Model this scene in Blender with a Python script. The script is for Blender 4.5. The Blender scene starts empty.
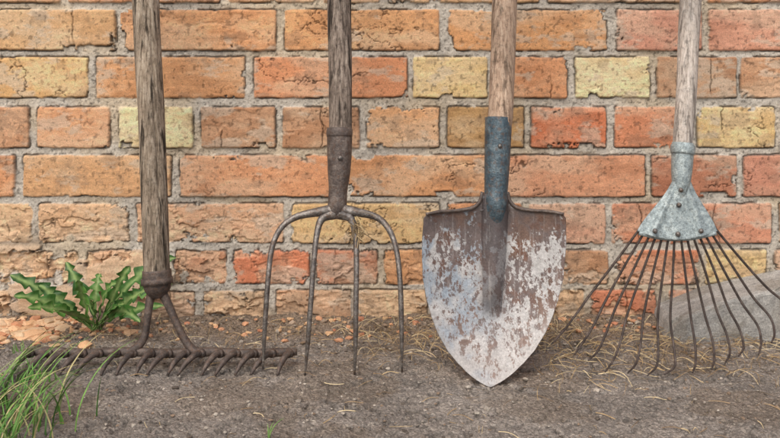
import bpy, math, random
import numpy as np
from mathutils import Vector, Matrix
random.seed(7); rng=np.random.default_rng(7)
D=1.5; F=937.0; H=0.45; HY=40.0   # camera distance to wall (m), focal (px), camera height, horizon row

# ---------------------------------------------------------------- helpers
def lin(c):
    c=np.array(c,float)/255.0
    return np.where(c<=0.04045,c/12.92,((c+0.055)/1.055)**2.4)
_T=np.random.default_rng(3).random((256,256))
def vnoise(x,y,seed=0):
    x=np.asarray(x,float)+seed*17.31; y=np.asarray(y,float)+seed*9.77
    xi=np.floor(x).astype(int); yi=np.floor(y).astype(int)
    fx=x-xi; fy=y-yi; fx=fx*fx*(3-2*fx); fy=fy*fy*(3-2*fy)
    a=_T[xi&255,yi&255]; b=_T[(xi+1)&255,yi&255]; c=_T[xi&255,(yi+1)&255]; d=_T[(xi+1)&255,(yi+1)&255]
    return (a*(1-fx)+b*fx)*(1-fy)+(c*(1-fx)+d*fx)*fy
def fbm(x,y,o=4,seed=0,g=0.5):
    s=0;a=1;t=0
    x=np.asarray(x,float); y=np.asarray(y,float)
    for i in range(o):
        s=s+a*vnoise(x*2**i,y*2**i,seed+i*5); t+=a; a*=g
        x,y=x*.8-y*.6,x*.6+y*.8
    return s/t
def sstep(a,b,x):
    t=np.clip((x-a)/(b-a),0,1); return t*t*(3-2*t)
def link(o): bpy.context.scene.collection.objects.link(o); return o
def grid_mesh(name,X,Y,Z,col=None,mat=None,flip=False,close=False):
    n,m=X.shape
    me=bpy.data.meshes.new(name)
    co=np.stack([X,Y,Z],-1).reshape(-1,3).astype(np.float32)
    me.vertices.add(n*m); me.vertices.foreach_set("co",co.ravel())
    idx=np.arange(n*m).reshape(n,m)
    if close: idx=np.concatenate([idx,idx[:,:1]],1)
    a=idx[:-1,:-1];b=idx[:-1,1:];c=idx[1:,1:];d=idx[1:,:-1]
    q=np.stack([a,b,c,d] if not flip else [a,d,c,b],-1).reshape(-1,4)
    k=len(q)
    me.loops.add(k*4); me.loops.foreach_set("vertex_index",q.ravel().astype(np.int32))
    me.polygons.add(k); me.polygons.foreach_set("loop_start",(np.arange(k)*4).astype(np.int32))
    try: me.polygons.foreach_set("loop_total",np.full(k,4,np.int32))
    except Exception: pass
    me.polygons.foreach_set("use_smooth",np.ones(k,bool))
    me.update(calc_edges=True); me.validate()
    if col is not None:
        at=me.color_attributes.new(name="Col",type='FLOAT_COLOR',domain='POINT')
        c4=np.ones((n*m,4),np.float32); c4[:,:3]=col.reshape(-1,3); at.data.foreach_set("color",c4.ravel())
    o=link(bpy.data.objects.new(name,me))
    if mat: me.materials.append(mat)
    return o
def poly_mesh(name,V,Fc,mat=None,col=None,smooth=False):
    me=bpy.data.meshes.new(name); me.from_pydata([tuple(v) for v in V],[],Fc); me.update()
    if smooth: me.polygons.foreach_set("use_smooth",np.ones(len(me.polygons),bool))
    if col is not None:
        at=me.color_attributes.new(name="Col",type='FLOAT_COLOR',domain='POINT')
        c4=np.ones((len(V),4),np.float32); c4[:,:3]=np.array(col); at.data.foreach_set("color",c4.ravel())
    o=link(bpy.data.objects.new(name,me))
    if mat: me.materials.append(mat)
    return o
def empty(name,loc):
    e=bpy.data.objects.new(name,None); e.empty_display_size=.05; e.location=loc; link(e); return e
def parent(e,*obs):
    for o in obs:
        o.parent=e; o.matrix_parent_inverse=Matrix.Translation(-Vector(e.location))
def cr(pts,n):
    P=[np.array(p,float) for p in pts]; P=[2*P[0]-P[1]]+P+[2*P[-1]-P[-2]]
    out=[]
    for i in range(1,len(P)-2):
        for j in range(n):
            t=j/n;a,b,c,d=P[i-1:i+3]
            out.append(.5*((2*b)+(-a+c)*t+(2*a-5*b+4*c-d)*t*t+(-a+3*b-3*c+d)*t**3))
    out.append(P[-2]); return np.array(out)
def tube(name,pts,rad,mat,seg=16,n=6,flat=1.0,rough=0.0,ref=(0,-1,0),seed=0,grain=0.0):
    pts=[tuple(p) for p in pts]
    if np.isscalar(rad): rad=[rad]*len(pts)
    C=cr([tuple(p)+(r,) for p,r in zip(pts,rad)],n)
    R=np.maximum(C[:,3],1e-4); C=C[:,:3]
    T=np.gradient(C,axis=0); T/=np.linalg.norm(T,axis=1)[:,None]+1e-12
    th=np.linspace(0,2*np.pi,seg,endpoint=False)
    X=np.zeros((len(C)+2,seg,3))
    r0=np.array(ref,float)
    L=np.concatenate([[0],np.cumsum(np.linalg.norm(np.diff(C,axis=0),axis=1))])
    for i in range(len(C)):
        b=r0-T[i]*np.dot(r0,T[i])
        b/=np.linalg.norm(b)+1e-9
        a=np.cross(T[i],b)
        rr=np.full(seg,R[i])
        if rough: 
            rr=rr*(1+rough*(fbm(3+1.5*np.cos(th)+L[i]*6,1.5*np.sin(th)+L[i]*3,3,seed)-.5)*2)
        if grain:
            gr=fbm(th*9.0,np.full(seg,L[i]*9),3,seed+40)
            rr=rr-grain*sstep(.60,.70,gr)
        X[i+1]=C[i]+np.outer(np.cos(th)*rr,a)+np.outer(np.sin(th)*rr*flat,b)
        if i==0: X[0]=C[0]
    X[-1]=C[-1]
    return grid_mesh(name,X[...,0],X[...,1],X[...,2],mat=mat,close=True,flip=True)

# world position on a leaning tool plane: offset from wall a = a0 - z*t
def on_plane(px,py,a0,t,da=0.0):
    k=(py-HY)/F; a0=a0+da
    z=(H-k*(D-a0))/(1+k*t); a=a0-z*t
    return np.array([(px-390)/F*(D-a),-a,z])

# ---------------------------------------------------------------- materials
def newmat(name):
    m=bpy.data.materials.new(name); m.use_nodes=True
    nt=m.node_tree; b=nt.nodes["Principled BSDF"]; return m,nt,b
def N(nt,t,**k):
    n=nt.nodes.new(t)
    for a,v in k.items():
        if a in n.inputs.keys(): n.inputs[a].default_value=v
        else: setattr(n,a,v)
    return n
def noise(nt,vec,scale,detail=4,rough=.55,mapscale=None):
    if mapscale:
        mp=N(nt,'ShaderNodeMapping'); mp.inputs['Scale'].default_value=mapscale
        nt.links.new(vec,mp.inputs['Vector']); vec=mp.outputs['Vector']
    n=N(nt,'ShaderNodeTexNoise'); n.inputs['Scale'].default_value=scale; n.inputs['Detail'].default_value=detail; n.inputs['Roughness'].default_value=rough
    nt.links.new(vec,n.inputs['Vector']); return n.outputs['Fac']
def ramp(nt,fac,stops):
    r=N(nt,'ShaderNodeValToRGB'); e=r.color_ramp.elements
    while len(e)<len(stops): e.new(.5)
    for i,(p,c) in enumerate(stops):
        e[i].position=p; e[i].color=tuple(c)+(1,) if len(c)==3 else c
    nt.links.new(fac,r.inputs['Fac']); return r.outputs['Color']
def mix(nt,a,b,fac,mode='MIX'):
    m=N(nt,'ShaderNodeMix',data_type='RGBA',blend_type=mode)
    for s,v in ((6,a),(7,b),(0,fac)):
        if hasattr(v,'is_linked') or hasattr(v,'links'): nt.links.new(v,m.inputs[s])
        else: m.inputs[s].default_value=v if s==0 else tuple(v)+(1,)
    return m.outputs[2]
def bump(nt,h,strength,dist,prev=None):
    b=N(nt,'ShaderNodeBump'); b.inputs['Strength'].default_value=strength; b.inputs['Distance'].default_value=dist
    nt.links.new(h,b.inputs['Height'])
    if prev: nt.links.new(prev,b.inputs['Normal'])
    return b.outputs['Normal']
def coords(nt): return N(nt,'ShaderNodeTexCoord').outputs['Object']
def g(v): return (v,v,v)

def attr_mat(name,rough=.95,bs=500,bd=.0015,var=.35,spec=.2):
    m,nt,b=newmat(name); v=coords(nt)
    at=N(nt,'ShaderNodeVertexColor',layer_name="Col")
    f=noise(nt,v,bs,4,.8)
    c=mix(nt,at.outputs['Color'],ramp(nt,f,[(.3,g(1-var)),(.7,g(1+var*.7))]),1.0,'MULTIPLY')
    nt.links.new(c,b.inputs['Base Color']); b.inputs['Roughness'].default_value=rough; b.inputs['Specular IOR Level'].default_value=spec
    nt.links.new(bump(nt,f,.9,bd),b.inputs['Normal']); return m
M_wall=attr_mat("brick_and_mortar",.95,480,.0018,.26)

def ground_mat():
    m,nt,b=newmat("worn_asphalt"); v=coords(nt)
    at=N(nt,'ShaderNodeVertexColor',layer_name="Col")
    vo=N(nt,'ShaderNodeTexVoronoi'); vo.inputs['Scale'].default_value=300; nt.links.new(v,vo.inputs['Vector'])
    vr=N(nt,'ShaderNodeSeparateColor'); nt.links.new(vo.outputs['Color'],vr.inputs[0])
    stone=ramp(nt,vr.outputs[0],[(0,g(.45)),(.5,g(.9)),(.82,g(1.2)),(1,(1.7,1.66,1.58))])
    f=noise(nt,v,420,6,.85)
    c=mix(nt,at.outputs['Color'],stone,.55,'MULTIPLY')
    c=mix(nt,c,ramp(nt,f,[(.32,g(.38)),(.5,g(1.0)),(.68,g(1.6))]),1.0,'MULTIPLY')
    nt.links.new(c,b.inputs['Base Color']); b.inputs['Roughness'].default_value=.95; b.inputs['Specular IOR Level'].default_value=.2
    ad=N(nt,'ShaderNodeMath',operation='SUBTRACT'); nt.links.new(f,ad.inputs[0]); nt.links.new(vo.outputs['Distance'],ad.inputs[1])
    nt.links.new(bump(nt,ad.outputs[0],1.0,.0025),b.inputs['Normal']); return m
M_ground=ground_mat()

def wood_mat(name,dark,mid,light,crack=.5):
    m,nt,b=newmat(name); v=coords(nt)
    f1=noise(nt,v,300,5,.7,(1,1,.03)); f2=noise(nt,v,110,4,.6,(1,1,.04)); f3=noise(nt,v,18,3,.6,(1,1,.4))
    c=ramp(nt,f1,[(.3,dark),(.47,mid),(.70,light)])
    c=mix(nt,c,ramp(nt,f3,[(.3,g(.6)),(.65,g(1.2))]),.9,'MULTIPLY')
    cr_=ramp(nt,f2,[(.38,g(.12)),(.44,g(1))])
    c=mix(nt,c,cr_,crack,'MULTIPLY')
    sp=noise(nt,v,170,4,.7); c=mix(nt,c,ramp(nt,sp,[(.33,g(.45)),(.5,g(1))]),.75,'MULTIPLY')
    nt.links.new(c,b.inputs['Base Color']); b.inputs['Roughness'].default_value=.88; b.inputs['Specular IOR Level'].default_value=.2
    n=bump(nt,f1,.9,.0025); nt.links.new(n,b.inputs['Normal']); return m
W1=wood_mat("weathered_wood_grey",lin((68,59,50)),lin((146,131,113)),lin((200,187,168)),.9)
W2=wood_mat("weathered_wood_dark",lin((58,51,46)),lin((126,113,102)),lin((180,167,153)),.85)
W3=wood_mat("worn_wood_tan",lin((104,88,74)),lin((172,147,126)),lin((206,185,163)),.55)
W4=wood_mat("pale_wood",lin((132,122,114)),lin((188,178,167)),lin((216,208,199)),.45)

def metal_mat(name,cols,metal=.4,rough=.5,scale=60,spots=None):
    m,nt,b=newmat(name); v=coords(nt)
    f=noise(nt,v,scale,5,.7); f2=noise(nt,v,scale*5,3,.6)
    c=ramp(nt,f,[(.3,cols[0]),(.5,cols[1]),(.7,cols[2])])
    c=mix(nt,c,ramp(nt,f2,[(.3,g(.6)),(.7,g(1.25))]),.85,'MULTIPLY')
    if spots is not None:
        c=mix(nt,c,spots,ramp(nt,noise(nt,v,scale*2.2,4,.7),[(.52,g(0)),(.62,g(.7))]))
    nt.links.new(c,b.inputs['Base Color']); b.inputs['Metallic'].default_value=metal
    nt.links.new(ramp(nt,f2,[(.3,g(rough-.12)),(.7,g(rough+.15))]),b.inputs['Roughness'])
    nt.links.new(bump(nt,f2,.7,.0012),b.inputs['Normal']); return m
M_rust=metal_mat("rusty_iron",[lin((60,54,51)),lin((90,80,74)),lin((128,114,104))],.3,.6,90,lin((106,84,70)))
M_sock=metal_mat("brown_patina_steel",[lin((68,60,57)),lin((102,92,86)),lin((142,130,120))],.35,.55,90,lin((94,74,62)))
M_steel=metal_mat("dull_steel",[lin((84,79,76)),lin((124,119,114)),lin((172,166,159))],.6,.42,80,lin((100,80,66)))
M_wire=metal_mat("rusted_wire",[lin((52,45,42)),lin((80,70,65)),lin((112,100,93))],.4,.58,90)
M_zinc=metal_mat("galvanised_zinc",[lin((124,136,138)),lin((168,182,184)),lin((204,214,211))],.4,.5,130,lin((114,122,120)))
M_blue=metal_mat("worn_blue_paint_steel",[lin((50,62,70)),lin((80,98,107)),lin((124,138,142))],.3,.46,80,lin((98,82,72)))

def shovel_mat():
    m,nt,b=newmat("shovel_blade_worn_paint"); v=coords(nt)
    at=N(nt,'ShaderNodeVertexColor',layer_name="Col")
    f=noise(nt,v,380,4,.75)
    c=mix(nt,at.outputs['Color'],ramp(nt,f,[(.3,g(.68)),(.7,g(1.22))]),1.0,'MULTIPLY')
    nt.links.new(c,b.inputs['Base Color']); b.inputs['Metallic'].default_value=.2; b.inputs['Roughness'].default_value=.48
    nt.links.new(bump(nt,f,.5,.001),b.inputs['Normal']); return m
M_blade=shovel_mat()
def leaf_mat(name,rough=.5):
    m,nt,b=newmat(name)
    at=N(nt,'ShaderNodeVertexColor',layer_name="Col")
    f=noise(nt,coords(nt),120,3)
    c=mix(nt,at.outputs['Color'],ramp(nt,f,[(.3,g(.7)),(.7,g(1.25))]),1.0,'MULTIPLY')
    nt.links.new(c,b.inputs['Base Color']); b.inputs['Roughness'].default_value=rough; b.inputs['Specular IOR Level'].default_value=.35
    return m
M_leaf=leaf_mat("leaf_green"); M_straw=leaf_mat("straw",.8); M_stone=attr_mat("loose_stone",.9,600,.001,.3)

# ---------------------------------------------------------------- brick wall
K=D/F
def wx(px): return (px-390)*K
def wz(py): return H-(py-HY)*K
O=(214,156,118);P=(220,180,146);Y=(228,196,144);R=(206,132,102);KK=(208,152,132);B=(186,142,112);L=(228,208,166);T=(214,174,134);RB=(184,128,104)
rows=[(-40,3,[(-90,60,P),(67,220,O),(228,380,P),(388,540,T),(548,700,P),(708,860,O)]),
 (9.2,51,[(-60,116,T),(120,276,(216,162,122)),(284,440,(216,164,122)),(448,608,(214,160,116)),(617,703,KK),(709,862,(212,158,136))]),
 (56.6,98.4,[(-68,88,(226,184,134)),(95,245,(214,162,122)),(253,408,(212,148,112)),(413,488,Y),(494,568,O),(575,651,L),(657,738,B),(741,822,B)]),
 (106.6,148.4,[(-46,29,O),(36,110,(216,162,126)),(118,193,L),(200,276,B),(282,360,B),(366,440,(216,166,126)),(447,525,(192,154,110)),(531,607,(208,128,94)),(615,690,(210,142,110)),(698,776,Y),(784,860,O)]),
 (155,197.4,[(-60,15,O),(22,171,(216,170,130)),(179,340,(212,154,118)),(348,501,(214,160,120)),(508,646,(212,156,126)),(652,738,RB),(744,822,KK)]),
 (203.2,244.4,[(-42,33,(224,186,150)),(37,129,P),(135,284,(218,174,144)),(291,440,(222,186,140)),(447,522,O),(529,606,(208,160,138)),(612,690,(208,142,114)),(698,773,(206,146,122)),(780,850,P)]),
 (250,285.5,[(-20,78,(222,180,144)),(84,168,(208,160,128)),(172,228,(204,150,120)),(232,310,R),(316,378,(206,142,116)),(384,470,(216,164,124)),(476,556,O),(563,609,B),(616,700,(210,142,112)),(706,768,Y),(775,860,O)]),
 (290,322,[(-70,12,P),(18,82,P),(89,196,(208,166,144)),(202,268,(198,162,130)),(275,351,(206,162,132)),(357,428,(212,176,140)),(434,510,O),(516,585,T),(591,662,(206,136,108)),(669,742,(200,140,116)),(748,830,O)])]
bricks=[]
pal=[O,P,Y,R,KK,B,T,O,O,P]
for (y0,y1,bs) in rows:
    z1,z0=wz(y0),wz(y1)
    L_=[(wx(a),wx(b),c) for a,b,c in bs]
    xl=L_[0][0]; xr=L_[-1][1]
    x=xl-.011
    while x>-3: L_.append((x-.24,x,random.choice(pal))); x-=.252
    x=xr+.011
    while x<3: L_.append((x,x+.24,random.choice(pal))); x+=.252
    for a,b,c in L_: bricks.append((a,b,z0,z1,c))
z=wz(-40)+.0115; k=0
while z<2.2:
    x=-3.1+(k%2)*.126
    while x<3: bricks.append((x,x+.24,z,z+.066,random.choice(pal))); x+=.252
    z+=.0775;k+=1
z=wz(322)-.012
x=-3.1
while x<3: bricks.append((x,x+.24,z-.066,z,O)); x+=.252
xs=np.concatenate([np.arange(-3,-.74,.01),np.arange(-.74,.74,.0013),np.arange(.74,3.001,.01)])
zs=np.concatenate([np.arange(-.05,.52,.0013),np.arange(.52,2.2,.01)])
XX,ZZ=np.meshgrid(xs,zs)
M=np.zeros_like(XX)
mh=-.0044+.0036*(fbm(XX*40,ZZ*55,4,1)-.5)+.0038*(fbm(XX*200,ZZ*200,4,2,.65)-.5)
Hh=mh.copy()
mc=lin((208,201,188))[None,None]*(0.60+.68*fbm(XX*60,ZZ*60,6,3,.65))[...,None]
tint=sstep(.45,.7,fbm(XX*9,ZZ*14,4,4))[...,None]
mc=mc*(1-tint)+mc*np.array([1.0,.92,.80])*tint
grit=sstep(.66,.74,fbm(XX*330,ZZ*330,2,6))[...,None]; mc=mc*(1-.5*grit)
C=mc.copy()
wxn=(fbm(XX*60,ZZ*60,6,11,.6)-.5)*.0046; wzn=(fbm(XX*50,ZZ*50,6,12,.6)-.5)*.0038
wear=sstep(-.10,-.36,XX)*sstep(.23,.08,ZZ)
for bi,(x0,x1,z0,z1,c) in enumerate(bricks):
    i0,i1=np.searchsorted(xs,[x0-.005,x1+.005]); j0,j1=np.searchsorted(zs,[z0-.005,z1+.005])
    if i1<=i0 or j1<=j0: continue
    s=(slice(j0,j1),slice(i0,i1))
    X=XX[s];Z=ZZ[s]; rs=np.random.default_rng(bi+100)
    we=wear[s]
    Xw=X+wxn[s]*(1+1.9*we);Zw=Z+wzn[s]*(1+1.9*we)
    low=np.maximum(sstep(.15,.02,Z)*.85,we*1.2)
    r=.004
    chip=sstep(.60,.76,fbm(X*40+bi,Z*40,6,20,.6))*(.0015+.019*low)+sstep(.66,.70,fbm(X*17+bi*3,Z*17,6,21,.6))*.008+we*.003
    dx=np.minimum(Xw-x0,x1-Xw)-chip; dz=np.minimum(Zw-z0,z1-Zw)-chip
    d=r-np.hypot(np.maximum(r-dx,0),np.maximum(r-dz,0))
    m=sstep(-.0004,.0018,d)
    off=rs.uniform(-.0014,.0018)
    u=(X-(x0+x1)/2)/.12; v=(Z-(z0+z1)/2)/.03
    streak=fbm(X*26,Z*150,4,37+bi%5,.6)
    h=off+u*rs.uniform(-.0009,.0009)+v*rs.uniform(-.0006,.0006)+.0010*(streak-.5)+.0010*(fbm(X*180,Z*200,4,5,.65)-.5)
    h=h-.0010*(1-sstep(0,.006,d))
    sp=sstep(.575,.59,fbm(X*16+bi*3.1,Z*34,6,40,.6))*(rs.random()<.22)*.5
    sp=np.maximum(sp,sstep(.56-.16*low,.572-.16*low,fbm(X*20+bi*2.3,Z*36,6,44,.6))*np.minimum(1,low*1.5))
    h=h-sp*(.0010+.0058*fbm(X*44,Z*120,6,45,.68)*(.25+1.2*low))
    f9=fbm(X*9+bi*1.7,Z*13,6,50,.6)
    cn=np.abs(f9-.5)
    ck=(1-sstep(.002,.008,cn))*sstep(.47,.55,fbm(X*8+bi,Z*8,2,51))*(rs.random()<.6)
    xc=x0+(x1-x0)*rs.uniform(.2,.8); cw=np.abs(X-xc+.02*(fbm(Z*30+bi,Z*0+X*4,5,52,.6)-.5))
    ck=np.maximum(ck,(1-sstep(.0005,.0014,cw))*(rs.random()<.4)*sstep(.4,.5,fbm(Z*26+bi,X*3,3,53)))
    h=h-ck*.0022
    base=lin(c)*rs.uniform(.97,1.06)*np.array([1.12,1.12,1.04])
    pale=base*.5+lin((238,220,190))*.5
    dk=base*np.array([.76,.69,.64])
    p1=sstep(.40,.64,fbm(X*9+bi*5.3,Z*22,6,60,.6))[...,None]*.6
    p2=sstep(.52,.68,fbm(X*14+bi*3.3,Z*28,6,61,.62))[...,None]*.6
    col=base[None,None]*(1-p1)+pale*p1; col=col*(1-p2)+dk*p2
    col=col*(.78+.42*fbm(X*150,Z*170,4,62,.75))[...,None]*(.88+.22*streak)[...,None]
    spc=(np.clip(sp*(.6+.4*low),0,1))[...,None]; pl_=lin((234,206,174))*.5+lin((226,176,136))*.1
    col=col*(1-spc)+(base*(.55-.1*low[...,None])+pl_)*(.60+.76*fbm(X*90,Z*110,4,66,.65))[...,None]*spc
    sm=(sstep(.57,.65,fbm(X*16+bi*2.1,Z*34,6,63,.65))*.5)[...,None]; col=col*(1-sm)+lin((210,198,178))*(.8+.4*streak)[...,None]*sm
    dirt=(sstep(.56,.67,fbm(X*24+bi*1.1,Z*30,6,68,.7))*.35)[...,None]; col=col*(1-dirt)+lin((134,112,94))*dirt
    col=col*(1-.65*ck)[...,None]
    pit=sstep(.68,.76,fbm(X*210,Z*210,2,64))[...,None]; col=col*(1-.42*pit)
    hm=mh[s]*(1-m)+h*m; m3=m[...,None]; cm=mc[s]*(1-m3)+col*m3
    gap=np.exp(-((d-.0002)/.0012)**2)*sstep(.43,.53,fbm(X*30,Z*30,5,67))
    hm=hm-gap*.004; cm=cm*(1-.68*gap)[...,None]  # crevice beside the brick: real dip, plus its shadow line darkened into the colour
    up=(m>M[s])|((gap>.15)&(M[s]<.2))
    Hs=Hh[s];Cs=C[s];Ms=M[s]
    Hs[up]=hm[up];Cs[up]=cm[up];Ms[up]=np.maximum(m,Ms)[up]
# remains of pale render clinging to the wall, low on the left
pw=sstep(-.30,-.46,XX)*sstep(.15,.06,ZZ)
pr=sstep(.60-.14*pw,.615-.14*pw,fbm(XX*11+3,ZZ*19,6,72,.62))*sstep(.02,.3,pw)
Hh=Hh*(1-pr)+pr*np.maximum(Hh,.0015+.005*(fbm(XX*40,ZZ*70,5,73,.6)-.4))
pc=lin((228,196,162))[None,None]*(.55+.8*fbm(XX*60,ZZ*80,5,74,.7))[...,None]
C=C*(1-.75*pr)[...,None]+pc*(.75*pr)[...,None]
pe=pr*(1-pr)*4; C=C*(1-.5*pe)[...,None]
st=(sstep(.07,-.0,ZZ)*sstep(.3,.65,fbm(XX*20,ZZ*20,5,70)))[...,None]*.55
C=C*(1-st)+lin((144,126,106))*st
C=np.clip(C*(.88+.24*fbm(XX*5,ZZ*7,4,71))[...,None],0,.8)
wall=empty("brick_wall",(0,.0,0))
face=grid_mesh("bricks_and_mortar",XX,-Hh,ZZ,C,M_wall)
core=poly_mesh("wall_core",[(-3,.02,-.3),(3,.02,-.3),(3,.4,-.3),(-3,.4,-.3),(-3,.02,2.19),(3,.02,2.19),(3,.4,2.19),(-3,.4,2.19)],
  [(0,3,2,1),(4,5,6,7),(0,1,5,4),(1,2,6,5),(2,3,7,6),(3,0,4,7)],M_wall,np.tile(lin((170,120,90)),(8,1)))
parent(wall,face,core)

# ---------------------------------------------------------------- ground
gx=np.concatenate([-np.geomspace(60,.70,60),np.arange(-.69,.69,.0015),np.geomspace(.70,60,60)])
ga=np.concatenate([-np.geomspace(60,.02,30),np.arange(-.012,.47,.0015),np.geomspace(.48,60,70)])
GX,GA=np.meshgrid(gx,ga)
near=sstep(4,1,np.hypot(GX,GA))
def gbase(x,a):
    z=.006*(fbm(x*9,a*9,4,80)-.5)+.006*(fbm(x*45,a*45,5,81)-.5)-.002
    return z+.014*sstep(.055,.0,a)*(.3+fbm(x*25,a*25,3,83))-.004*np.exp(-((x-.133)/.03)**2-((a-.28)/.03)**2)
def gheight(x,a): return float(gbase(x,a))
pitn=fbm(GX*120,GA*120,4,95,.6)
gz=gbase(GX,GA)+.0044*(fbm(GX*180,GA*180,4,82,.65)-.5)-.003*sstep(.58,.68,pitn)
gz*=near
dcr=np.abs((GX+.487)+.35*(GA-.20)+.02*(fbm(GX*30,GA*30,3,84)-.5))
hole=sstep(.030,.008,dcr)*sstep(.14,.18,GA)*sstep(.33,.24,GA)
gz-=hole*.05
soil=sstep(-.40,-.50,GX+.06*(fbm(GX*20,GA*20,3,85)-.5))*sstep(.22,.28,GA)*sstep(.9,.7,GA)
gz+=soil*(.012*(fbm(GX*60,GA*60,4,86)-.4))
gc=lin((161,153,144))[None,None]*(.44+.94*fbm(GX*14,GA*18,7,87,.66))[...,None]
gc=gc*(1-.35*sstep(.58,.68,pitn))[...,None]
gd=(sstep(.13,.01,GA+.06*(fbm(GX*22,GA*22,4,88)-.5))*.65)[...,None]
gc=gc*(1-gd)+lin((148,126,102))*(.55+.85*fbm(GX*60,GA*60,5,90,.65))[...,None]*gd
gr=(sstep(.50,.62,fbm(GX*8,GA*10,6,89,.62))*.4)[...,None]; gc=gc*(1-gr)+lin((134,118,100))*gr
gc=gc*(1-.6*soil[...,None])+lin((84,72,58))*.6*soil[...,None]
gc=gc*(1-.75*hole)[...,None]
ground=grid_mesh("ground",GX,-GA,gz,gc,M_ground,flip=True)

# broken concrete slab by the wall, right
sx=np.concatenate([np.linspace(.416,.430,22),np.linspace(.432,.98,360)]); sp_=np.linspace(0,1,150)
SX,SP=np.meshgrid(sx,sp_)
top=np.interp(SX,[.416,.424,.430,.50,.62,.98],[-.02,.020,.028,.056,.082,.092])+.0016*(fbm(SX*60,SP*6,4,91,.6)-.5)
dep=.088+.010*(fbm(SX*22,SX*0,5,96,.6)-.5)
av=np.where(SP<.35,dep,np.where(SP<.40,dep-.004*(SP-.35)/.05,(dep-.004)*(1-(SP-.40)/.60)))
zv=np.where(SP<.35,-.03+(top-.004+.03)*(SP/.35),np.where(SP<.40,top-.004+.004*(SP-.35)/.05,top))
nz=.0045*(fbm(SX*40,SP*12,6,92,.65)-.5)
chipd=sstep(.55,.66,fbm(SX*26,SP*5,5,97,.6))*np.exp(-((SP-.375)/.05)**2)*.008
scol=lin((204,202,196))[None,None]*(.40+.95*fbm(SX*60,SP*16,7,93,.75))[...,None]
stn=(sstep(.5,.62,fbm(SX*18,SP*4,5,98,.6))*.4)[...,None]; scol=scol*(1-stn)+lin((150,138,120))*stn
slab=grid_mesh("concrete_slab",SX+nz*.4,-(av+nz-chipd),zv+nz*.5-chipd*.6,scol,attr_mat("rough_concrete",.95,380,.004,.5))

# ---------------------------------------------------------------- tools
def handle(name,p0,p1,r0,r1,top_z,mat,seed,rough=.035,grain=.0):
    p0=np.array(p0);p1=np.array(p1); d=(p1-p0)/(p1[2]-p0[2]); end=p0+d*(top_z-p0[2])
    n=50; pts=[p0+(end-p0)*i/n for i in range(n+1)]
    for i in range(1,n): pts[i]=pts[i]+np.array([(vnoise(i*.23,seed*1.0)-.5)*.003,0,0])
    rad=[r0+(r1-r0)*min(1,max(0,(p[2]-p0[2])/(p1[2]-p0[2]))) for p in pts]
    rad[-1]*=.8
    return tube(name,pts,rad,mat,seg=96,n=5,rough=rough,seed=seed,grain=grain)

# --- bow rake
A0,TT=.20,.13
rk=empty("garden_rake",(-.30,-.20,0)); parts=[]
q=lambda x,y,da=0: on_plane(x,y,A0,TT,da)
parts.append(handle("handle",q(157,282),q(146,0),.0178,.0192,1.42,W1,3,.06,.0014))
parts.append(tube("ferrule",[q(156.6,270),q(157,280),q(157.5,290),q(158,298)],[.0200,.0202,.0175,.009],M_rust,24,5,rough=.03))
parts.append(tube("ferrule_band",[q(156.8,278),q(157,284)],[.0222,.0222],M_rust,24,2,rough=.04))
pb=lambda x,z,a: np.array([(x-390)/F*1.30,-a,z])
parts.append(tube("arm_1",[q(155,288),q(150,300),q(147,322),q(143,340),pb(131,.018,.2),pb(118,.0165,.2)],[.007,.0062,.0052,.0055,.0058,.004],M_rust,14,6))
parts.append(tube("arm_2",[q(160,288),q(167,302),q(176,322),q(185,340),pb(195,.018,.2),pb(206,.0165,.2)],[.007,.0062,.0052,.0055,.0058,.004],M_rust,14,6))
b0=pb(24,.0165,.199);b1=pb(297,.016,.20)
bp=[b0+(b1-b0)*i/16+np.array([0,0,.0012*math.sin(i*1.3)]) for i in range(17)]
parts.append(tube("tine_bar",bp,[.0045]+[.0062]*15+[.0045],M_rust,14,4,flat=.9,rough=.10))
for i in range(16):
    x=33+i*17.15+random.uniform(-1.2,1.2)
    b=pb(x,.0165,.2); j=random.uniform(-.003,.002)
    parts.append(tube("tine_%d"%(i+1),[b,b+np.array([-.006+j,-.014,.001]),b+np.array([-.013+j*2,-.028,-.006]),b+np.array([-.018+j*3,-.040,-.0175])],[.0050,.0046,.0038,.0016],M_rust,10,4,rough=.08))
    parts.append(tube("tine_root_%d"%(i+1),[b+np.array([-.001,-.003,.0]),b+np.array([-.003,-.0075,.0])],[.0066,.0054],M_rust,10,2))
parent(rk,*parts)

# --- digging fork
A0,TT=.23,.17
fk=empty("garden_fork",(-.07,-.23,0)); fparts=parts=[]
q=lambda x,y,da=0: on_plane(x,y,A0,TT,da)
parts.append(handle("handle",q(340,140),q(340,0),.0162,.0172,1.35,W2,8,.05,.001))
parts.append(tube("socket",[q(339.5,128),q(339.5,145),q(339,170),q(338,190),q(337,209),q(337,219)],[.0178,.0178,.0162,.0132,.0132,.009],M_sock,28,6,rough=.02))
parts.append(tube("socket_collar",[q(339.5,129),q(339.5,133),q(339.5,137)],[.0182,.0188,.0180],M_sock,28,3))
parts.append(tube("socket_rivet",[q(340,158,.017),q(340,158,.0205)],[.0035,.003],M_steel,12,2))
tn=[[(336,210,.0095),(318,212,.0066),(296,217,.0048),(281,228,.0041),(272,248,.0038),(268,280,.0036),(265,325,.0033),(263,369,.0013)],
 [(335,213,.009),(322,219,.0055),(317,234,.0042),(314,260,.0038),(311,300,.0036),(308,340,.0032),(305,375,.0013)],
 [(339,213,.009),(351,219,.0055),(355,234,.0042),(356.5,260,.0038),(356,300,.0036),(355.5,340,.0032),(354.5,376,.0013)],
 [(340,210,.0095),(356,212,.0066),(376,217,.0048),(388,228,.0041),(396,248,.0038),(400,280,.0036),(401.5,325,.0033),(402,372,.0013)]]
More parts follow.
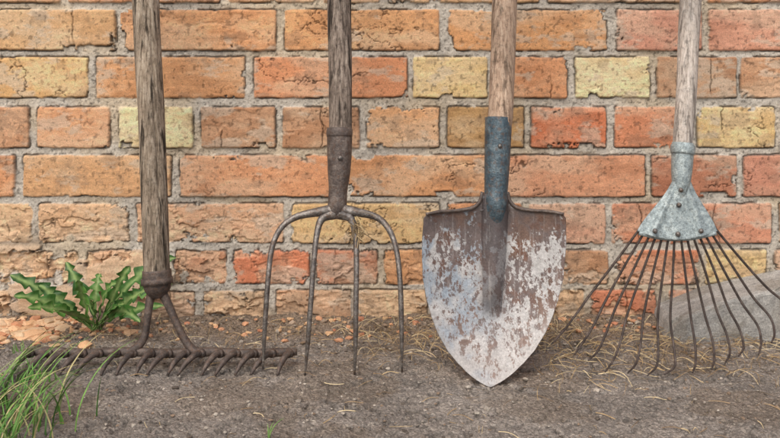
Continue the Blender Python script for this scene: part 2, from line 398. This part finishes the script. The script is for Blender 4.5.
for i,t in enumerate(tn):
    pts=[q(x,y,.020*math.sin(math.pi*min(1,max(0,(y-205)/168)))) for x,y,r in t]
    parts.append(tube("tine_%d"%(i+1),pts,[r for _,_,r in t],M_steel,14,8,rough=.03,seed=i))

# --- shovel
A0,TT=.27,.20
sv=empty("shovel",(.135,-.27,0)); parts=[]
q=lambda x,y,da=0: on_plane(x,y,A0,TT,da)
parts.append(handle("handle",q(499,128),q(505,0),.0172,.0178,1.38,W3,15,.03,.0004))
ys=np.concatenate([np.linspace(194,216,26),np.linspace(216.8,387,230)])
hwk=np.array([[194,11.5],[199,13],[203,16],[206,20],[208.5,27],[210,38],[211,50],[212.5,62],[214.5,68],[218,71],[250,72],[275,70.5],[295,67],[315,61.5],[335,53],[350,44],[362,34],[372,24],[380,13.5],[384.5,6.5],[387,1]])
hw=np.interp(ys,hwk[:,0],hwk[:,1]); 
kk=np.ones(5)/5; hs=np.convolve(np.pad(hw,2,mode='edge'),kk,'valid'); hw=np.where(ys>222,hs,hw); hw[-1]=1
hw=hw+np.where(ys>225,(fbm(ys*.12,ys*0,4,99)-.5)*1.4,0)
us=np.linspace(-1,1,261)
SXv=np.zeros((len(ys),len(us),3))
for i,y in enumerate(ys):
    cx=495.5+(490-495.5)*(y-195)/191
    for j,u in enumerate(us):
        x=cx+u*hw[i]; dpx=x-cx
        cup=.020*(abs(dpx)/72)**2*(1-.25*sstep(330,386,y))
        wr=12.5*(1-.3*sstep(220,320,y)); fall=1-sstep(285,322,y)
        t_=abs(dpx)/wr
        rd=(max(0,1-t_**2)**.5*.8+.2*math.exp(-t_*t_*1.2))*.0135*fall
        belly=.012*math.sin(math.pi*min(1,max(0,(y-205)/180)))
        SXv[i,j]=q(x,y,cup+rd-belly-.001)
sxp=SXv[...,0];szp=SXv[...,2]
yy=ys[:,None]+0*us[None]; ww=np.abs(us)[None]*hw[:,None]; ed=hw[:,None]-ww; sgn=us[None]*hw[:,None]
rust=lin((126,102,90))[None,None]*(.45+.95*fbm(sxp*80,szp*34,6,101,.65))[...,None]
rb=sstep(.42,.60,fbm(sxp*25,szp*25,6,102,.6))[...,None]*.6; rust=rust*(1-rb)+lin((110,106,108))*(.7+.6*fbm(sxp*160,szp*160,4,111,.7))[...,None]*rb
rs2=sstep(.58,.66,fbm(sxp*90,szp*90,5,112,.6))[...,None]*.5; rust=rust*(1-rs2)+lin((112,74,54))*rs2
paint=lin((208,207,205))[None,None]*(.52+.70*fbm(sxp*130,szp*130,5,103,.75))[...,None]
bl=(sstep(.38,.56,fbm(sxp*24+4,szp*24,5,104,.6))*.75*sstep(34,-35,sgn))[...,None]; paint=paint*(1-bl)+lin((146,163,178))*(.65+.65*fbm(sxp*140,szp*140,4,113,.7))[...,None]*bl
thr=.533-.045*sstep(225,310,yy)-.05*sstep(320,372,yy)+.13*sstep(248,216,yy)-.04*sstep(30,4,ed)
pn=fbm(sxp*230,szp*150,6,105,.74)*.62+fbm(sxp*46,szp*30,5,106,.6)*.38
pm=(sstep(thr-.007,thr+.007,pn)*.95)[...,None]
colv=rust*(1-pm)+paint*pm
haze=(sstep(290,360,yy)*.6*fbm(sxp*40,szp*40,5,109,.6))[...,None]; colv=colv*(1-haze)+lin((168,158,152))*haze
rim=(sstep(7+6*fbm(sxp*30,szp*30,3,107),1,ed)*sstep(290,350,yy))[...,None]*.6
colv=colv*(1-rim)+lin((188,184,180))*rim
rg=(np.exp(-(np.abs(ww-1)/12.5)**4)*(1-sstep(302,324,yy)))[...,None]*.75
rcol=lin((98,93,94))[None,None]*(.5+.95*fbm(sxp*100,szp*30,6,108,.65))[...,None]
colv=colv*(1-rg)+rcol*rg
scr=sstep(.66,.72,fbm(sxp*420,szp*18,3,114))[...,None]*.25; colv=colv*(1-scr)+lin((190,186,182))*scr
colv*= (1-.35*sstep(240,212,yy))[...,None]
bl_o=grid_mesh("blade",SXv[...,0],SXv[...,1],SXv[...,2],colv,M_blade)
md=bl_o.modifiers.new("thickness",'SOLIDIFY'); md.thickness=.002; md.offset=0
parts.append(bl_o)
parts.append(tube("socket",[q(498.5,118),q(498,135),q(497,165),q(496,190),q(495.5,206,.002),q(495,228,-.004)],[.0186,.0184,.0174,.0160,.0150,.010],M_blue,32,6,rough=.015))
for s in (-1,1):
    e=[(12.5,192),(15,201),(22,207.5),(38,210.5),(55,211.5),(69,214)]
    parts.append(tube("step_%d"%(1 if s<0 else 2),[q(495+s*w,y,.020*(w/72)**2+.001) for w,y in e],[.0026,.0026,.0026,.0024,.0022,.0018],M_sock,10,5))
parts.append(tube("socket_rivet",[q(500,146,.0182),q(500,146,.0215)],[.0032,.0022],M_steel,12,2))
parent(sv,*parts)

# --- leaf rake
A0,TT=.235,.17
lr=empty("leaf_rake",(.38,-.235,0)); parts=[]
q=lambda x,y,da=0: on_plane(x,y,A0,TT,da)
parts.append(handle("handle",q(682,160),q(690.5,0),.0135,.0154,1.36,W4,23,.02,.0005))
parts.append(tube("socket",[q(683,143),q(682.5,155),q(681.5,175),q(680.5,190),q(679.5,204)],[.0152,.0152,.0138,.0105,.0045],M_zinc,28,6))
parts.append(tube("socket_collar",[q(683,145),q(682.9,149),q(682.7,154)],[.0165,.0172,.0165],M_zinc,28,3))
ny,nu=50,60
PX=np.zeros((ny,nu,3))
for i in range(ny):
    v=i/(ny-1)
    for j in range(nu):
        u=-1+2*j/(nu-1)
        hwp=9+31*sstep(.0,1,v)*.35+31*v*.65
        y=178+(62-9*abs(u)**2)*v+4*abs(u)*(1-v)
        x=681.5-4.5*v+u*hwp
        rib=.005*math.exp(-((abs(u)-.62)/.10)**2)*v+.008*(1-v)**2*(1-u*u)
        PX[i,j]=q(x,y,.001+rib+.005*(1-abs(u))*v)
pl=grid_mesh("bracket",PX[...,0],PX[...,1],PX[...,2],None,M_zinc); md=pl.modifiers.new("t",'SOLIDIFY'); md.thickness=.0025; md.offset=0
parts.append(pl)
for (x,y) in ((681,190),(679,205),(655,231),(701,231),(678,234)):
    parts.append(tube("bolt",[q(x,y,.008),q(x,y,.0125)],[.0038,.0030],M_steel,8,2))
arc=[q(639+i*77/10,233+6*math.sin(math.pi*i/10),.001) for i in range(11)]
parts.append(tube("clamp_strip",arc,[.0032]*11,M_zinc,10,4,flat=.7))
tips=[(556,340,12),(573,352,12),(590,361,10),(606,369,8),(627,374,6),(648,377,4),(668,377,2),(690,374,0),(708,371,-2),(727,363,-6),(741,357,-8),(755,352,-9),(769,342,-9),(786,326,-10)]
n=len(tips)
for i,(tx,ty,bw) in enumerate(tips):
    f=i/(n-1); sx_=641+f*73; sy_=233+6*math.sin(math.pi*f)
    jx=random.uniform(-4,4); jy=random.uniform(-3,3)
    kx,ky=sx_+(tx-sx_)*.62,sy_+(ty-sy_)*.58
    m_x=kx+(tx-kx)*.55 - (0.0 if f<.5 else -.10*(tx-kx)); 
    pts=[q(sx_,sy_-6,-.002),q(sx_+(kx-sx_)*.5+(1.5 if f>.5 else 0)*f*3,sy_+(ky-sy_)*.48,-.010),
         q(kx+jx*.5+(6*f if f>.5 else 3*(1-f)),ky,-.012),q(m_x+jx*.7+(8*f if f>.5 else 7),ky+(ty-ky)*.45,-.006),q(tx+(4 if f>.5 else 9)+jx*.6,ky+(ty-ky)*.8,.010),q(tx+jx,ty+jy,.028)]
    parts.append(tube("tine_%d"%(i+1),pts,[.0018,.0018,.0018,.0017,.0016,.0010],M_wire,8,8))
parent(lr,*parts)

# ---------------------------------------------------------------- plants
def ground_pt(px,py):
    d=H*F/(py-HY); a=D-d; x=(px-390)/F*d; return x,a
def strip(V,Fc,Cc,pts,wid,side,col,fold=0.0,mid=None):
    base=len(V); n=len(pts)
    for i in range(n):
        p=pts[i]; s=side[i]*wid[i]
        V.append(p-s+np.array([0,0,fold*wid[i]])); V.append(p); V.append(p+s+np.array([0,0,fold*wid[i]]))
        c=np.array(col)*random.uniform(.93,1.07); Cc.append(c);Cc.append(np.array(mid) if mid is not None else c*1.1);Cc.append(c)
    for i in range(n-1):
        a=base+i*3; Fc.append((a,a+1,a+4,a+3)); Fc.append((a+1,a+2,a+5,a+4))
V=[];Fc=[];Cc=[]
basep=np.array([-.452,-.055,.004])
def leaf_pos(px,py,a): d=D-a; return np.array([(px-390)/F*d,-a,H-(py-HY)/F*d])
for (px,py,a,w) in [(10,275,.09,.020),(14,296,.13,.018),(38,284,.08,.018),(66,262,.05,.018),(48,312,.16,.015),(78,280,.12,.016),(116,284,.11,.017),(130,266,.06,.018),(150,288,.10,.018),(164,306,.13,.015),(176,258,.06,.017),(100,274,.04,.015),(28,308,.15,.015),(140,322,.14,.015),(172,284,.05,.016),(90,302,.16,.013),(124,304,.15,.013)]:
    b_=basep+np.array([random.uniform(-.008,.008),random.uniform(-.008,.008),0])
    tip=leaf_pos(px,py,a); Ln=np.linalg.norm(tip-b_)
    midp=b_*.45+tip*.55+np.array([0,-.01,Ln*random.uniform(.10,.38)])
    n=90; gcol=lin(random.choice([(76,120,52),(60,102,42),(94,140,64),(50,88,38)])); rib=lin((128,152,92))
    ph0=random.random(); nt_=random.uniform(5,6.5); roll=random.uniform(-.8,.8); b0_=len(V); curl=random.uniform(-.5,.5)
    for i in range(n+1):
        s=i/n; p=(1-s)**2*b_+2*s*(1-s)*midp+s*s*tip
        t=2*(1-s)*(midp-b_)+2*s*(tip-midp); t/=np.linalg.norm(t)
        up=np.array([roll+curl*s,-.75,.65]); sd=np.cross(t,up); sd/=np.linalg.norm(sd); nn=np.cross(sd,t)
        env=(.10+.90*sstep(.08,.6,s))*min(1,(1-s)**.5*1.4)
        ws=[]
        for k_,ofs in ((0,0),(1,.17)):
            ph=(s*nt_+ph0+ofs)%1.0
            saw=.24+.76*min(1,ph/.12)*(1-ph)**.9
            if s>.82: saw=max(saw,.7*sstep(.82,.88,s)+saw*(1-sstep(.82,.88,s)))
            ws.append(max(.0010,w*env*saw))
        for cc in (-1,-.6,-.0012,0,.0012,.6,1):
            wv=ws[0] if cc<0 else ws[1]
            off=cc*wv if abs(cc)>.01 else math.copysign(.0008,cc)*(1 if cc else 0)
            V.append(p+sd*off+nn*(.25*abs(off)+.0016*math.sin(s*31+px+cc*2)*abs(cc)))
            Cc.append(rib if abs(cc)<.01 else gcol*random.uniform(.9,1.1))
    for i in range(n):
        for k_ in range(6):
            a_=b0_+i*7+k_; Fc.append((a_,a_+1,a_+8,a_+7))
dl=poly_mesh("dandelion_plant",V,Fc,M_leaf,Cc,True)

def blade(V,Fc,Cc,x,a,L,ang,lean,w,col,z0=None):
    z0=-.006 if z0 is None else z0
    n=10;dirv=np.array([math.cos(ang),math.sin(ang),0]); p=np.array([x,-a,z0]); pts=[];wid=[];side=[]
    sd=np.cross(dirv,[0,0,1]); sd=sd*.6+np.array([math.copysign(.5,sd[0] if abs(sd[0])>1e-3 else 1),0,0]); sd/=np.linalg.norm(sd)
    for i in range(n+1):
        s=i/n; pts.append(p.copy()); wid.append(w*(1-s**2.2)+.0002); side.append(sd)
        el=math.radians(84)-lean*s*1.6
        p=p+(dirv*math.cos(el)+np.array([0,0,math.sin(el)]))*L/n
    strip(V,Fc,Cc,pts,wid,side,col,.3)
V=[];Fc=[];Cc=[]
GC=[(92,136,60),(110,152,72),(72,112,50),(142,160,98),(176,166,118)]
for i in range(130):
    x=random.gauss(-.455,.04);a=random.uniform(.36,.54)
    blade(V,Fc,Cc,x,a,random.uniform(.03,.08),random.uniform(0,6.28),random.uniform(.3,1.2),random.uniform(.0006,.0012),lin(random.choice(GC)))
for i in range(60):
    x=random.gauss(-.45,.03);a=random.uniform(.34,.50)
    blade(V,Fc,Cc,x,a,random.uniform(.07,.14),random.uniform(-.4,.9),random.uniform(.6,1.15),random.uniform(.0006,.0011),lin(random.choice(GC)))
for i in range(26):
    x=random.gauss(-.47,.02);a=random.uniform(.24,.30)
    blade(V,Fc,Cc,x,a,random.uniform(.015,.035),random.uniform(0,6.28),random.uniform(.2,.9),.0008,lin((84,134,50)))
for (px,py,m,l0) in ((270,434,3,.04),(20,350,8,.022),(120,352,6,.02)):
    x,a=ground_pt(px,py)
    for j in range(m): blade(V,Fc,Cc,x+random.gauss(0,.003),a+random.gauss(0,.004),random.uniform(.4,1)*l0,random.uniform(0,6.28),random.uniform(.1,.8),.0007,lin((104,140,70)))
poly_mesh("grass",V,Fc,M_leaf,Cc,True)

V=[];Fc=[];Cc=[]
def straw(x,a,L,lift=.01,ang=None):
    ang=random.uniform(0,6.28) if ang is None else ang
    cv=random.uniform(-1.3,1.3); z=gheight(x,a)+.002
    p=np.array([x,-a,z]); n=7; pts=[];wid=[];side=[]; w=random.uniform(.00022,.0005); lf=random.uniform(0,lift)
    for i in range(n+1):
        s=i/n; c=math.cos(ang+cv*s);si=math.sin(ang+cv*s)
        q_=p.copy(); q_[2]=z+lf*math.sin(math.pi*min(1,s*1.1)); 
        if q_[1]>-.004: q_[1]=-.004
        pts.append(q_);wid.append(w);side.append(np.array([-si*.7,c*.7,.6])); p=p+np.array([c,si,0])*L/n
    strip(V,Fc,Cc,pts,wid,side,lin(random.choice([(196,172,128),(176,150,108),(152,128,94),(210,192,152),(126,104,76)])),0)
for i in range(760): straw(random.uniform(.20,.68),abs(random.gauss(.12,.07))+.01,random.uniform(.012,.065),.010)
for i in range(420): straw(random.uniform(-.06,.3),abs(random.gauss(.0,.09))+.012,random.uniform(.012,.055),.012)
for i in range(480): straw(random.uniform(-.7,.1),abs(random.gauss(.0,.09))+.012,random.uniform(.01,.04),.009)
for i in range(220): straw(random.uniform(-.5,.62),random.uniform(.1,.45),random.uniform(.006,.03),.003)
poly_mesh("dry_straw",V,Fc,M_straw,Cc)
V=[];Fc=[];Cc=[]
for i in range(60):
    p=on_plane(356+random.gauss(0,2),228+random.gauss(0,6),.23,.17,.014); n=6;pts=[];wid=[];side=[]
    d=np.array([random.gauss(.05,.5),random.gauss(-.1,.4),random.gauss(-.5,.8)]); d/=np.linalg.norm(d); cv=np.array([random.gauss(0,.6),random.gauss(0,.4),-.6])
    Ln=random.uniform(.008,.024)
    for k_ in range(n+1):
        pts.append(p.copy());wid.append(.0005);side.append(np.array([.8,0,.6])); p=p+(d+cv*k_/n)*Ln/n
    strip(V,Fc,Cc,pts,wid,side,lin(random.choice([(140,120,90),(110,94,70),(170,150,114)])))
fparts.append(poly_mesh("dry_grass_wisp",V,Fc,M_straw,Cc))
parent(fk,*fparts)

# loose stones and brick crumbs
import bmesh
bm=bmesh.new(); bmesh.ops.create_icosphere(bm,subdivisions=1,radius=1); 
IV=np.array([v.co[:] for v in bm.verts]); IF=np.array([[v.index for v in f.verts] for f in bm.faces]); bm.free()
def stones(name,items):
    V=[];Fc=[];Cc=[];b=0
    for (x,a,s,col,fl) in items:
        v=IV*(1+rng.uniform(-.3,.3,(len(IV),1)))*s*np.array([rng.uniform(.7,1.4),rng.uniform(.7,1.3),fl])
        th=rng.uniform(0,6.28); c_,s_=math.cos(th),math.sin(th)
        v=np.stack([v[:,0]*c_-v[:,1]*s_,v[:,0]*s_+v[:,1]*c_,v[:,2]],1)+np.array([x,-a,gheight(x,a)+s*fl*.3])
        V+=list(v); Fc+=[tuple(int(k) for k in f+b) for f in IF]; Cc+=[lin(col)*rng.uniform(.8,1.2)]*len(IV); b+=len(IV)
    return poly_mesh(name,V,Fc,M_stone,Cc)
it=[]
for i in range(3000):
    a=random.choice([random.uniform(.02,.46),random.uniform(.1,.46),abs(random.gauss(0,.06))+.01]); 
    it.append((random.uniform(-.66,.66),a,min(.0042,random.lognormvariate(-6.7,.5)),random.choice([(154,145,134),(120,111,102),(180,171,158),(146,127,108),(188,179,166),(96,88,80)]),random.uniform(.5,.8)))
stones("gravel",it)
it=[]
for i in range(380):
    it.append((random.gauss(-.57,.07),abs(random.gauss(.03,.028))+.010,min(.015,random.lognormvariate(-5.6,.6)),random.choice([(222,186,150),(214,172,132),(226,198,164),(204,150,116)]),random.uniform(.3,.6)))
for i in range(14): it.append((random.uniform(-.65,-.53),random.uniform(.02,.08),random.uniform(.010,.022),random.choice([(226,194,160),(218,178,140)]),.28))
for i in range(280):
    it.append((random.uniform(-.6,.62),abs(random.gauss(0,.03))+.01,random.uniform(.0015,.006),random.choice([(212,160,124),(192,134,104),(216,178,138),(170,150,130)]),.6))
stones("brick_rubble",it)

# ---------------------------------------------------------------- light, camera
sc=bpy.context.scene
w=bpy.data.worlds.new("World"); sc.world=w; w.use_nodes=True
nt=w.node_tree; bg=nt.nodes["Background"]; sky=nt.nodes.new('ShaderNodeTexSky'); sky.sky_type='NISHITA'; sky.sun_disc=False
EL,AZ=math.radians(50),math.radians(198)
sky.sun_elevation=EL; sky.sun_rotation=AZ; sky.air_density=1.0; sky.dust_density=5.0; sky.ozone_density=.8
nt.links.new(sky.outputs[0],bg.inputs[0]); bg.inputs[1].default_value=.15
ld=bpy.data.lights.new("sun",'SUN'); ld.energy=1.4; ld.angle=math.radians(50); ld.color=(1,.98,.95)
lo=link(bpy.data.objects.new("sun",ld))
dirv=Vector((math.sin(AZ)*math.cos(EL),math.cos(AZ)*math.cos(EL),math.sin(EL)))
lo.rotation_euler=dirv.to_track_quat('Z','Y').to_euler(); lo.location=dirv*5
cam=bpy.data.cameras.new("camera"); co=link(bpy.data.objects.new("camera",cam))
co.location=(0,-D,H); co.rotation_euler=(math.radians(90),0,0)
cam.sensor_width=36; cam.lens=36*F/780; cam.shift_y=-(219-HY)/780; cam.clip_start=.05; cam.clip_end=500
sc.camera=co
sc.view_settings.view_transform='Standard'; sc.view_settings.look='None'; sc.view_settings.exposure=0
